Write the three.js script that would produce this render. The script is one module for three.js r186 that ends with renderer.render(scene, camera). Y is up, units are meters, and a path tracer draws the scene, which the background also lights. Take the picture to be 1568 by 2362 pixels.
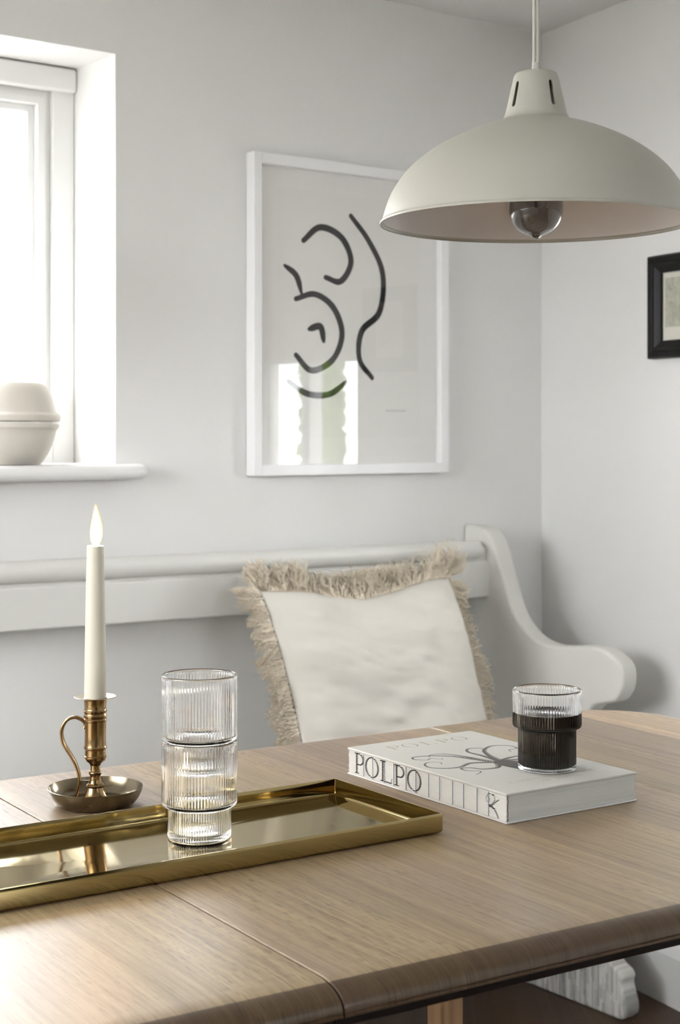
import * as THREE from 'three';
import { RoundedBoxGeometry } from 'three/addons/geometries/RoundedBoxGeometry.js';
import { mergeGeometries, mergeVertices, toCreasedNormals } from 'three/addons/utils/BufferGeometryUtils.js';
import { RectAreaLightUniformsLib } from 'three/addons/lights/RectAreaLightUniformsLib.js';

// ---------------------------------------------------------------- camera, sky, exposure
const scene = new THREE.Scene();
const EYE = 1.148;
const camera = new THREE.PerspectiveCamera(2 * Math.atan(1181 / 3600) * 180 / Math.PI, 1568 / 2362, 0.05, 200);
camera.position.set(0, EYE, 0);
camera.setViewOffset(1568, 2362, 0, 178, 1568, 2362);   // a lens shift: the verticals stay upright
camera.focus = 1.6;
camera.userData.fStop = 12;
scene.background = new THREE.Color(0.97, 0.985, 1.0);     // even overcast
scene.backgroundIntensity = 7;
const renderer = new THREE.WebGLRenderer();
renderer.toneMapping = THREE.LinearToneMapping;
renderer.toneMappingExposure = 2.75;
renderer.shadowMap.enabled = true;
RectAreaLightUniformsLib.init();

// ---------------------------------------------------------------- helpers
const R = (d) => d * Math.PI / 180;
const rng = (seed) => () => { seed = (seed + 0x6d2b79f5) | 0; let t = Math.imul(seed ^ (seed >>> 15), 1 | seed); t = (t + Math.imul(t ^ (t >>> 7), 61 | t)) ^ t; return ((t ^ (t >>> 14)) >>> 0) / 4294967296; };
const lerp = (a, b, t) => a + (b - a) * t, clamp = (x, a, b) => Math.min(b, Math.max(a, x)), smooth = (a, b, x) => { const t = clamp((x - a) / (b - a), 0, 1); return t * t * (3 - 2 * t); };
const hash = (x, y, s) => { let h = Math.imul(x, 374761393) ^ Math.imul(y, 668265263) ^ Math.imul(s, 2147483647 - 61); h = Math.imul(h ^ (h >>> 13), 1274126177); return ((h ^ (h >>> 16)) >>> 0) / 4294967296; };
// value noise, periodic in x after px cells and in y after py cells
function vnoise(x, y, s, px = 1 << 20, py = 1 << 20) {
  const ix = Math.floor(x), iy = Math.floor(y), fx = x - ix, fy = y - iy, u = fx * fx * (3 - 2 * fx), v = fy * fy * (3 - 2 * fy);
  const X0 = ((ix % px) + px) % px, X1 = (X0 + 1) % px, Y0 = ((iy % py) + py) % py, Y1 = (Y0 + 1) % py;
  return lerp(lerp(hash(X0, Y0, s), hash(X1, Y0, s), u), lerp(hash(X0, Y1, s), hash(X1, Y1, s), u), v);
}
const taken = {};
function numbered(name) { const n = taken[name] = (taken[name] ?? 0) + 1; return n === 1 ? name : name + '_' + String(n - 1).padStart(3, '0'); }
function shadows(o) { o.traverse((m) => { if (m.isMesh) { m.castShadow = true; m.receiveShadow = true; } }); }
function thing(name, label, category, pos = [0, 0, 0], turn = 0, group) {
  const o = new THREE.Group(); o.name = numbered(name); scene.add(o);
  o.position.set(...pos); o.rotation.y = turn; o.userData = { label, category };
  if (group) o.userData.group = group;
  return o;
}
function structure(name, geometry, material, pos = [0, 0, 0], turn = 0) {
  const o = geometry ? new THREE.Mesh(geometry, material) : new THREE.Group();
  o.name = name; o.position.set(...pos); o.rotation.y = turn; o.userData = { kind: 'structure' }; scene.add(o);
  return o;
}
function part(parent, name, geometry, material, label) {
  const m = new THREE.Mesh(Array.isArray(geometry) ? merge(geometry) : geometry, material); m.name = name; parent.add(m);
  if (label) m.userData.label = label;
  return m;
}
function merge(list) {
  return mergeGeometries(list.map((g) => { const h = g.index ? g.toNonIndexed() : g.clone(); for (const k of Object.keys(h.attributes)) if (!['position', 'normal', 'uv'].includes(k)) h.deleteAttribute(k); return h; }));
}
const box = (w, h, d, x = 0, y = 0, z = 0, r = 0.0015) => new RoundedBoxGeometry(w, h, d, 2, Math.min(r, w / 2.1, h / 2.1, d / 2.1)).translate(x, y, z);
const span = (x0, x1, y0, y1, z0, z1, r) => box(x1 - x0, y1 - y0, z1 - z0, (x0 + x1) / 2, (y0 + y1) / 2, (z0 + z1) / 2, r);
const lathe = (pts, n = 96) => new THREE.LatheGeometry(pts.map(([x, y]) => new THREE.Vector2(Math.max(x, 0), y)), n);
const creased = (g, a = 0.6) => toCreasedNormals((g.index ? g.toNonIndexed() : g).scale(2000, 2000, 2000), a).scale(0.0005, 0.0005, 0.0005);   // it matches corners to a hundredth of a unit
// an indexed surface from a grid of points [row][column]
function gridGeometry(rows, closed = false, uvs) {
  const n = rows[0].length, pos = [], uv = [], idx = [];
  rows.forEach((r, i) => r.forEach((p, j) => { pos.push(p[0], p[1], p[2]); const q = uvs ? uvs(i, j, p) : [j / (n - 1), i / (rows.length - 1)]; uv.push(q[0], q[1]); }));
  for (let i = 0; i < rows.length - 1; i++) for (let j = 0; j < (closed ? n : n - 1); j++) {
    const a = i * n + j, b = i * n + (j + 1) % n, c = a + n, d = b + n;
    idx.push(a, b, d, a, d, c);
  }
  const g = new THREE.BufferGeometry();
  g.setAttribute('position', new THREE.Float32BufferAttribute(pos, 3)); g.setAttribute('uv', new THREE.Float32BufferAttribute(uv, 2)); g.setIndex(idx); g.computeVertexNormals();
  return g;
}
// stacked rounded rectangles: rings of [half length, half width, corner radius, height]; both ends filled
function ringLoft(rings, seg = 5, crease = 0.6) {
  const rows = rings.map(([hx, hz, r, y]) => {
    const p = [];
    [[1, 1, 0], [-1, 1, 90], [-1, -1, 180], [1, -1, 270]].forEach(([sx, sz, a0]) => { for (let k = 0; k <= seg; k++) { const a = R(a0 + 90 * k / seg); p.push([sx * (hx - r) + r * Math.cos(a), y, sz * (hz - r) + r * Math.sin(a)]); } });
    return p;
  });
  const n = rows[0].length, c = (y) => Array.from({ length: n }, () => [0, y, 0]);
  const all = [c(rings[0][3]), ...rows, c(rings.at(-1)[3])].reverse();
  return creased(gridGeometry(all, true, (i, j, p) => [p[0], p[2]]), crease);
}
// a flat band bent along points in the x-y plane, its width along z
function bentBand(points, width, thick, n = 60) {
  const c = new THREE.CatmullRomCurve3(points.map(([x, y]) => new THREE.Vector3(x, y, 0)), false, 'centripetal'), rows = [];
  const section = [];
  for (let k = 0; k < 16; k++) { const a = k / 16 * 2 * Math.PI, q = (v, p) => Math.sign(v) * Math.abs(v) ** p; section.push([q(Math.cos(a), 0.5) * width / 2, q(Math.sin(a), 0.7) * thick / 2]); }
  for (let i = 0; i <= n; i++) { const p = c.getPointAt(i / n), t = c.getTangentAt(i / n); rows.push(section.map(([w, h]) => [p.x - t.y * h, p.y + t.x * h, p.z + w])); }
  const cap = (i) => { const p = c.getPointAt(i); return section.map(() => [p.x, p.y, p.z]); };
  return creased(gridGeometry([cap(0), ...rows, cap(1)], true), 0.8);
}
const tube = (pts, r, n = 40, k = 8) => new THREE.TubeGeometry(new THREE.CatmullRomCurve3(pts.map((p) => new THREE.Vector3(...p))), n, r, k);
function canvasTexture(w, h, draw) {
  const c = document.createElement('canvas'); c.width = w; c.height = h; draw(c.getContext('2d'), w, h);
  const t = new THREE.CanvasTexture(c); t.colorSpace = THREE.SRGBColorSpace; t.magFilter = THREE.LinearFilter; return t;
}
function dataTexture(w, h, f, srgb = false) {
  const d = new Uint8Array(w * h * 4);
  for (let y = 0, i = 0; y < h; y++) for (let x = 0; x < w; x++, i += 4) { const c = f(x / w, y / h, x, y); d[i] = c[0]; d[i + 1] = c[1]; d[i + 2] = c[2]; d[i + 3] = 255; }
  const t = new THREE.DataTexture(d, w, h); t.magFilter = THREE.LinearFilter; t.wrapS = t.wrapT = THREE.RepeatWrapping; if (srgb) t.colorSpace = THREE.SRGBColorSpace; t.needsUpdate = true; return t;
}

// ---------------------------------------------------------------- frames of reference (x right, z toward the viewer)
// wall A (with the window) runs away to the right, wall B comes from the corner toward the viewer
const TURN_A = R(90 - 52.6), TURN_B = R(-62.5), TURN_T = R(90 - 57.5), TURN_K = R(90 - 55.95);
const A0 = [-0.186, 0, -3.07], CORNER = [0.4603, 0, -3.5641];
const placed = (origin, turn, x, y, z) => [origin[0] + x * Math.cos(turn) + z * Math.sin(turn), y, origin[2] - x * Math.sin(turn) + z * Math.cos(turn)];
const onA = (t, y, off) => placed(A0, TURN_A, t, y, off);
const onB = (d, y, off) => placed(CORNER, TURN_B, d, y, off);
const onT = (a, y, b) => placed([0, 0, 0], TURN_T, a, y, b);
const CEIL = 2.063, TOP = 0.76;

// ---------------------------------------------------------------- materials
const M = {};
const std = (o) => new THREE.MeshPhysicalMaterial(o);
const plasterBump = dataTexture(512, 512, (u, v) => { const n = 0.5 * vnoise(u * 24, v * 24, 3, 24, 24) + 0.3 * vnoise(u * 90, v * 90, 4, 90, 90) + 0.2 * vnoise(u * 200, v * 200, 5, 200, 200); const g = 255 * n; return [g, g, g]; });
M.wall = std({ color: new THREE.Color(0.78, 0.775, 0.76), roughness: 0.75, bumpMap: plasterBump, bumpScale: 0.0006 });
M.ceiling = std({ color: new THREE.Color(0.78, 0.775, 0.765), roughness: 0.8, bumpMap: plasterBump, bumpScale: 0.0006 });
M.white = std({ color: new THREE.Color(0.80, 0.80, 0.785), roughness: 0.4 });
M.bench = std({ color: new THREE.Color(0.70, 0.695, 0.665), roughness: 0.45 });
M.pane = std({ color: 0xffffff, transmission: 1, roughness: 0, thickness: 0 });
M.glass = std({ color: 0xffffff, transmission: 1, roughness: 0.0, thickness: 0.002, ior: 1.5 });
M.frameWhite = std({ color: new THREE.Color(0.85, 0.85, 0.85), roughness: 0.35 });
M.black = std({ color: new THREE.Color(0.004, 0.0035, 0.004), roughness: 0.35, specularIntensity: 0.5 });
M.jar = std({ color: new THREE.Color(0.66, 0.62, 0.55), roughness: 0.75 });
M.shade = std({ color: new THREE.Color(0.41, 0.40, 0.345), roughness: 0.42 });
M.lining = std({ color: new THREE.Color(0.70, 0.665, 0.65), roughness: 0.6 });
M.cord = std({ color: new THREE.Color(0.48, 0.47, 0.42), roughness: 0.5 });
M.bulbGlass = std({ color: new THREE.Color(0.5, 0.5, 0.51), transmission: 1, roughness: 0, thickness: 0.001, ior: 1.5 });
M.darkMetal = std({ color: new THREE.Color(0.02, 0.016, 0.014), roughness: 0.4 });
M.wax = std({ color: new THREE.Color(0.62, 0.585, 0.49), roughness: 0.5, transmission: 0.0 });
const brassWear = dataTexture(512, 512, (u, v) => { const n = 0.6 * vnoise(u * 10, v * 10, 11, 10, 10) + 0.4 * vnoise(u * 40, v * 40, 12, 40, 40), s = vnoise(u * 256, v * 6, 13, 256, 6); const g = 255 * clamp(0.45 + 0.5 * n + 0.2 * (s - 0.5), 0, 1); return [g, g, g]; });
M.brass = std({ color: new THREE.Color(0.34, 0.225, 0.11), metalness: 1, roughness: 0.32, roughnessMap: brassWear });
M.pan = std({ color: new THREE.Color(0.80, 0.72, 0.58), metalness: 1, roughness: 0.25 });
M.dish = std({ color: new THREE.Color(0.22, 0.185, 0.125), metalness: 1, roughness: 0.3, roughnessMap: brassWear });
M.tray = std({ color: new THREE.Color(0.38, 0.30, 0.14), metalness: 1, roughness: 0.12, roughnessMap: brassWear });
M.paper = std({ color: new THREE.Color(0.60, 0.60, 0.57), roughness: 0.85 });
M.fringe = std({ color: new THREE.Color(0.80, 0.715, 0.58), roughness: 1 });
M.coffee = std({ color: new THREE.Color(0.006, 0.002, 0.0015), roughness: 0.05, specularIntensity: 0.1 });

// wood: u runs across the grain (0.66 m), v along it (0.85 m)
function woodTexture(w, h, seed, dark, light, contrast = 1) {
  const warp = [];
  for (let y = 0; y < h; y++) { const v = y / h; warp.push(v); }
  return dataTexture(w, h, (u, v) => {
    const bend = 0.045 * (vnoise(u * 4, v * 1.3, seed, 4) - 0.5) + 0.008 * (vnoise(u * 16, v * 4, seed + 1, 16) - 0.5);
    const t = u + bend, cathedral = vnoise(t * 22, v * 0.7, seed + 2, 22), fine = vnoise(t * 150, v * 2.6, seed + 3, 150), hair = vnoise(t * 460, v * 9, seed + 8, 460);
    const broad = vnoise(u * 5, v * 1.0, seed + 5, 5), fleck = vnoise(u * 700, v * 60, seed + 6, 700), pore = vnoise(t * 900, v * 80, seed + 7, 900);
    let k = 0.62 + contrast * (0.26 * (cathedral - 0.5) + 0.2 * (fine - 0.5) + 0.26 * (hair - 0.5) + 0.26 * (broad - 0.5) + 0.1 * (fleck - 0.5));
    k -= contrast * 0.38 * smooth(0.6, 0.9, pore) * (0.3 + 0.7 * smooth(0.35, 0.75, cathedral));
    k = clamp(k, 0, 1);
    const warm = 10 * (vnoise(u * 9, v * 0.9, seed + 9, 9) - 0.5) * contrast;
    return [lerp(dark[0], light[0], k) + warm * 0.3, lerp(dark[1], light[1], k) + warm * 0.4, lerp(dark[2], light[2], k) - warm];
  }, true);
}
const tableWood = woodTexture(2048, 1024, 21, [82, 65, 47], [180, 158, 124]);
const grainBump = dataTexture(1024, 512, (u, v) => { const p = vnoise(u * 500, v * 40, 28, 500), f = vnoise(u * 200, v * 5, 29, 200); const g = 255 * clamp(0.75 - 0.6 * smooth(0.62, 0.85, p) + 0.2 * (f - 0.5), 0, 1); return [g, g, g]; });
M.table = std({ map: tableWood, roughness: 0.42, bumpMap: grainBump, bumpScale: 0.00006, clearcoat: 0.4, clearcoatRoughness: 0.36 });
M.tablePale = std({ map: tableWood, color: new THREE.Color(1.6, 1.55, 1.4), roughness: 0.36, bumpMap: grainBump, bumpScale: 0.00006, clearcoat: 0.4, clearcoatRoughness: 0.36 });
M.edge = std({ map: tableWood, color: new THREE.Color(0.30, 0.25, 0.23), roughness: 0.3, clearcoat: 0.2, clearcoatRoughness: 0.2 });  // darkened copy of the tabletop wood, shade put into its colour
M.edgeBlack = std({ color: new THREE.Color(0.012, 0.009, 0.008), roughness: 0.4 });  // near black puts the recess shade into the colour; joints share it
M.leg = std({ map: woodTexture(256, 256, 41, [150, 112, 76], [206, 168, 126]), roughness: 0.5 });
M.floor = std({ map: woodTexture(512, 512, 51, [44, 32, 24], [88, 67, 51]), roughness: 0.5 });

// ---------------------------------------------------------------- the room
function holedWall(name, x0, x1, holes, pos, turn) {
  const s = new THREE.Shape([[x0, -0.1], [x1, -0.1], [x1, CEIL + 0.12], [x0, CEIL + 0.12]].map((p) => new THREE.Vector2(...p)));
  for (const [a, b, c, d] of holes) s.holes.push(new THREE.Path([[a, c], [a, d], [b, d], [b, c]].map((p) => new THREE.Vector2(...p))));
  const g = new THREE.ExtrudeGeometry(s, { depth: 0.24, bevelEnabled: false }).translate(0, 0, -0.24);
  return structure(name, g, M.wall, pos, turn);
}
const W1 = [-1.25, -0.290, 1.066, 1.8545], W2 = [0.60, 1.14, 1.01, 1.39];
holedWall('wall_left', -2.85, 1.06, [W1], A0, TURN_A);
const W4 = [3.2, 3.45, 0.95, 1.85];
holedWall('wall_right', -0.24, 4.66, [W2, W4], CORNER, TURN_B);
const FILL_W5 = [-1.7, -0.3, 1.0, 2.0];  // opening added in the unseen side wall for fill from the left
// side wall and back wall close the room behind the camera
const LEFT0 = onA(-2.6, 0, 0), LEFT1 = onA(-2.6, 0, 4.2), RIGHT1 = onB(4.42, 0, 0);
{
  holedWall('wall_side', -4.45, 0.24, [FILL_W5], LEFT0, TURN_A + Math.PI / 2);
}
const backTurn = Math.atan2(-(RIGHT1[2] - LEFT1[2]), RIGHT1[0] - LEFT1[0]) + Math.PI, backLength = Math.hypot(RIGHT1[0] - LEFT1[0], RIGHT1[2] - LEFT1[2]);
const FILL_W6 = [-backLength + 0.3, -backLength + 1.3, 1.2, 1.98];  // opening added behind the camera to fill the walls ahead
holedWall('wall_back', -backLength - 0.24, 0.24, [FILL_W6], LEFT1, backTurn).material = std({ color: new THREE.Color(0.06, 0.055, 0.05), roughness: 0.8 });  // unseen wall, coloured dark to cut the fill from behind
// floor and ceiling reach to the outside of the walls and no further
const plan = new THREE.Shape([onA(1.05, 0, -0.2), onA(-2.8, 0, -0.2), onA(-2.8, 0, 4.25), onB(4.55, 0, -0.2)].map(([x, , z]) => new THREE.Vector2(x, -z)));
const slab = (y0, y1) => { const g = new THREE.ExtrudeGeometry(plan, { depth: y1 - y0, bevelEnabled: false }).rotateX(-Math.PI / 2).translate(0, y0, 0), p = g.attributes.position, uv = g.attributes.uv; for (let i = 0; i < p.count; i++) uv.setXY(i, p.getX(i) / 0.66, p.getZ(i) / 0.85); return g; };
structure('floor', slab(-0.1, 0), M.floor);
structure('ceiling', slab(CEIL, CEIL + 0.12), M.ceiling);
{
  const s = new THREE.Shape([[0, -0.002], [0.02, -0.002], [0.02, 0.1], [0.012, 0.118], [0, 0.124]].map((p) => new THREE.Vector2(...p)));
  const run = (x0, x1) => new THREE.ExtrudeGeometry(s, { depth: x1 - x0, bevelEnabled: false }).rotateY(-Math.PI / 2).scale(1, 1, 1).translate(x1, 0, 0);
  structure('baseboard_right', run(0, 4.4), M.white, CORNER, TURN_B);
  structure('baseboard_left', run(-2.6, 0.81), M.white, A0, TURN_A);
}
// windows: frame, sash, beading, pane
function windowUnit(name, [x0, x1, y0, y1], pos, turn, { frame = 0.046, sash = 0.029, bead = 0.014, z = -0.16, mullion, head } = {}) {
  const w = structure(name, null, null, pos, turn);
  const ring = (a, za, zb) => [span(x0 + a[0], x0 + a[1], y0 + a[0], y1 - a[0], za, zb), span(x1 - a[1], x1 - a[0], y0 + a[0], y1 - a[0], za, zb), span(x0 + a[1], x1 - a[1], y1 - a[1], y1 - a[0], za, zb), span(x0 + a[1], x1 - a[1], y0 + a[0], y0 + a[1], za, zb)];
  part(w, 'window_frame', ring([0.001, frame], z - 0.07, z), M.white);
  if (head) part(w, 'head_moulding', span(x0 + 0.001, x1 - 0.001, y1 - head, y1 - 0.002, z - 0.01, z + 0.014, 0.006), M.white);
  part(w, 'sash', [...ring([frame, frame + sash * 0.5], z - 0.06, z - 0.012), ...ring([frame + sash * 0.45, frame + sash], z - 0.06, z - 0.006)], M.white);
  part(w, 'glazing_bead', ring([frame + sash, frame + sash + bead], z - 0.06, z - 0.022), M.white);
  const i = frame + sash + bead - 0.004;
  if (mullion) for (const m of mullion) part(w, 'mullion', span(m - 0.014, m + 0.014, y0 + i, y1 - i, z - 0.06, z - 0.01), M.white);
  part(w, 'pane', new THREE.PlaneGeometry(x1 - x0 - 2 * i, y1 - y0 - 2 * i).translate((x0 + x1) / 2, (y0 + y1) / 2, z - 0.04), M.pane);
  return w;
}
const win1 = windowUnit('window_1', [W1[0], W1[1], 1.09, W1[3]], A0, TURN_A, { head: 0.048 });
{ // the sill: a board with a rounded nose and rounded ends
  const x0 = -1.33, x1 = -0.2423, s = new THREE.Shape(), r = 0.014;
  s.moveTo(-0.2, 0); s.lineTo(0.05 - r, 0); s.absarc(0.05 - r, r, r, -Math.PI / 2, Math.PI / 2, false); s.lineTo(-0.2, 2 * r);
  const board = new THREE.ExtrudeGeometry(new THREE.Shape(s.getPoints(16)), { depth: W1[1] - W1[0], bevelEnabled: false, curveSegments: 16 }).rotateY(-Math.PI / 2).translate(W1[1], 0, 0);
  const nose = ringLoft([[0, 0, 0, 0], ...Array.from({ length: 13 }, (_, k) => { const a = -Math.PI / 2 + Math.PI * k / 12, e = r * (1 - Math.cos(a)); return [(x1 - x0) / 2 - e, 0.025 - e, 0.02 - e, r + r * Math.sin(a)]; }), [0, 0, 0, 2 * r]], 6, 0.9);
  part(win1, 'window_sill', [board.translate(0, 1.066, 0), nose.translate((x0 + x1) / 2, 1.066, 0.025)], M.white);
}
windowUnit('window_2', W2, CORNER, TURN_B, { frame: 0.018, sash: 0.018, bead: 0.006, mullion: [0.945] });
windowUnit('added_window_3', FILL_W5, LEFT0, TURN_A + Math.PI / 2, { mullion: [-1.0] });  // added window, out of view, for the side fill
windowUnit('added_window_5', FILL_W6, LEFT1, backTurn, { mullion: [-backLength + 0.8] });  // added window, out of view, for the fill from behind
windowUnit('window_4', W4, CORNER, TURN_B, { mullion: [(W4[0] + W4[1]) / 2] });
structure('ground', new THREE.CircleGeometry(60, 64).rotateX(-Math.PI / 2).translate(0, -0.12, 0), std({ color: new THREE.Color(0.22, 0.215, 0.2), roughness: 1 }));

// ---------------------------------------------------------------- the table
{
  const ac = 0.59, bc = -1.315, ha = 0.975, hb = 0.395, rc = 0.14;
  const t = thing('dining_table', 'brown wooden dining table with jointed leaves, rounded corners and pale square legs', 'table', onT(ac, 0, bc), TURN_T);
  const profile = [[0.016, -0.033], [0.0145, -0.0325], [0.0135, -0.031], [0.0125, -0.0255], [0.007, -0.0225], [0.0012, -0.0212], [0.0003, -0.0202], [0.0003, -0.0186], [0.0016, -0.0178]];
  for (let k = 0; k <= 8; k++) { const a = R(90 * k / 8); profile.push([0.036 * (1 - Math.cos(a)) ** 1.15 + 0.0008, -0.0172 + 0.0172 * Math.sin(a)]); }
  const LIP = 15, UNDER = 5;
  const reach = (x, d) => { const over = Math.abs(x) - (ha - rc); if (Math.abs(x) > ha - d) return -1; if (over <= 0) return hb - d; const r = rc - d; return hb - rc + Math.sqrt(Math.max(0, r * r - over * over)); };
  function board(x0, x1, seam0, seam1, u0, flip, edgeBand) {
    const xs = []; const n = Math.ceil((x1 - x0) / 0.012);
    for (let i = 0; i <= n; i++) xs.push(lerp(x0, x1, i / n));
    if (seam0) xs.splice(1, 0, x0 + 0.0004, x0 + 0.0008, x0 + 0.0014, x0 + 0.0022); if (seam1) xs.splice(-1, 0, x1 - 0.0022, x1 - 0.0014, x1 - 0.0008, x1 - 0.0004);
    xs.sort((a, b) => a - b);
    const rows = xs.map((x) => {
      const drop = (seam0 && x < x0 + 0.001 ? 0.0009 * (1 - (x - x0) / 0.001) ** 2 : 0) + (seam1 && x > x1 - 0.001 ? 0.0009 * (1 - (x1 - x) / 0.001) ** 2 : 0);
      let lw = 0, ly = -0.033, side = [];
      for (const [d, y] of profile) { const w = reach(x, d); if (w >= 0) { lw = w; ly = y; } side.push([w >= 0 ? w : 0, w >= 0 ? y : ly]); }
      const from = edgeBand ? side.slice(...edgeBand) : side.slice(LIP);
      if (edgeBand) return [...from.map(([w, y]) => [x, y - drop, w])];
      return [[x, -0.033, from[0][0] - 0.03], ...from.map(([w, y]) => [x, y - drop, w]), ...from.reverse().map(([w, y]) => [x, y - drop, -w]), [x, -0.033, -from.at(-1)[0] + 0.03]];
    });
    const cap = (r) => { const c = [r[0][0], -0.015, 0]; return r.map(() => c); };
    if (edgeBand) {   // shade put into the colour of the lipping along one long side, closed behind
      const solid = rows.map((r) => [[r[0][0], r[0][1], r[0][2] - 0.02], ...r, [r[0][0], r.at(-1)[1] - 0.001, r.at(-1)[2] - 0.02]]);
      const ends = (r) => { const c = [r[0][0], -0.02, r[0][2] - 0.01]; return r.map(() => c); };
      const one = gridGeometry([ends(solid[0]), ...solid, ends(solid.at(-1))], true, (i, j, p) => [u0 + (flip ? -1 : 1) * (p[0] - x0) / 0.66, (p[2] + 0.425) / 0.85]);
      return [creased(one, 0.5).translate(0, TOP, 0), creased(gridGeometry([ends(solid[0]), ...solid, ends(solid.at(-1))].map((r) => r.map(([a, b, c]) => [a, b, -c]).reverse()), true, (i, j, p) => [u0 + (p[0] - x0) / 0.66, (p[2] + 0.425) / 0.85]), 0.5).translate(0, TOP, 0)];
    }
    const g = gridGeometry([cap(rows[0]), ...rows, cap(rows.at(-1))], true, (i, j, p) => [u0 + (flip ? -1 : 1) * (p[0] - x0) / 0.66, (p[2] + 0.425 + Math.min(0, p[1] + 0.01) * Math.sign(p[2])) / 0.85]);
    return creased(g, 0.5).translate(0, TOP, 0);
  }
  const g = 0.0008, s1 = 1.2135 - ac, s2 = 1.435 - ac;
  const top = (name, args, m, label) => { part(t, name, board(...args), m, label); for (const e of board(...args, [UNDER, LIP + 1])) part(t, 'shaded_edge', e, M.edge, 'rounded edge, darkened for its shade'); for (const e of board(...args, [0, UNDER + 1])) part(t, 'shaded_moulding', e, M.edgeBlack, 'moulding under the edge, painted black for its shade'); };
  top('tabletop_panel', [g, s1 - g, true, true, 0.02, false], M.table);
  top('tabletop_panel', [-s1 + g, -g, true, true, 0.03, true], M.table);
  top('tabletop_leaf', [s1 + g, s2, true, false, 0.42, false], M.table);
  top('tabletop_leaf', [-s2, -s1 - g, false, true, 0.3, false], M.table);
  top('tabletop_plank', [s2, ha - 0.0001, false, false, 0.1, false], M.tablePale, 'pale outer plank');
  top('tabletop_plank', [-ha + 0.0001, -s2, false, false, 0.2, false], M.tablePale, 'pale outer plank');
  for (const x of [-s1, 0, s1]) part(t, 'joint_tongue', span(x - 0.006, x + 0.006, TOP - 0.02, TOP - 0.006, -0.383, 0.383, 0.0004), M.edgeBlack);
  for (const z of [-0.2, 0.2]) part(t, 'apron', span(-0.53, 0.53, 0.69, 0.7268, z - 0.011, z + 0.011), M.leg);
  for (const x of [-0.52, 0.52]) part(t, 'end_rail', span(x - 0.011, x + 0.011, 0.69, 0.7268, -0.188, 0.188), M.leg);
  for (const sx of [-1, 1]) for (const sz of [-1, 1]) {
    const h = ringLoft([[0.013, 0.013, 0.003, 0], [0.0135, 0.0135, 0.004, 0.003], [0.018, 0.018, 0.004, 0.7268]], 3).translate(sx * 0.536, 0, sz * 0.215);
    part(t, 'leg', h, M.leg);
  }
}

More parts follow.
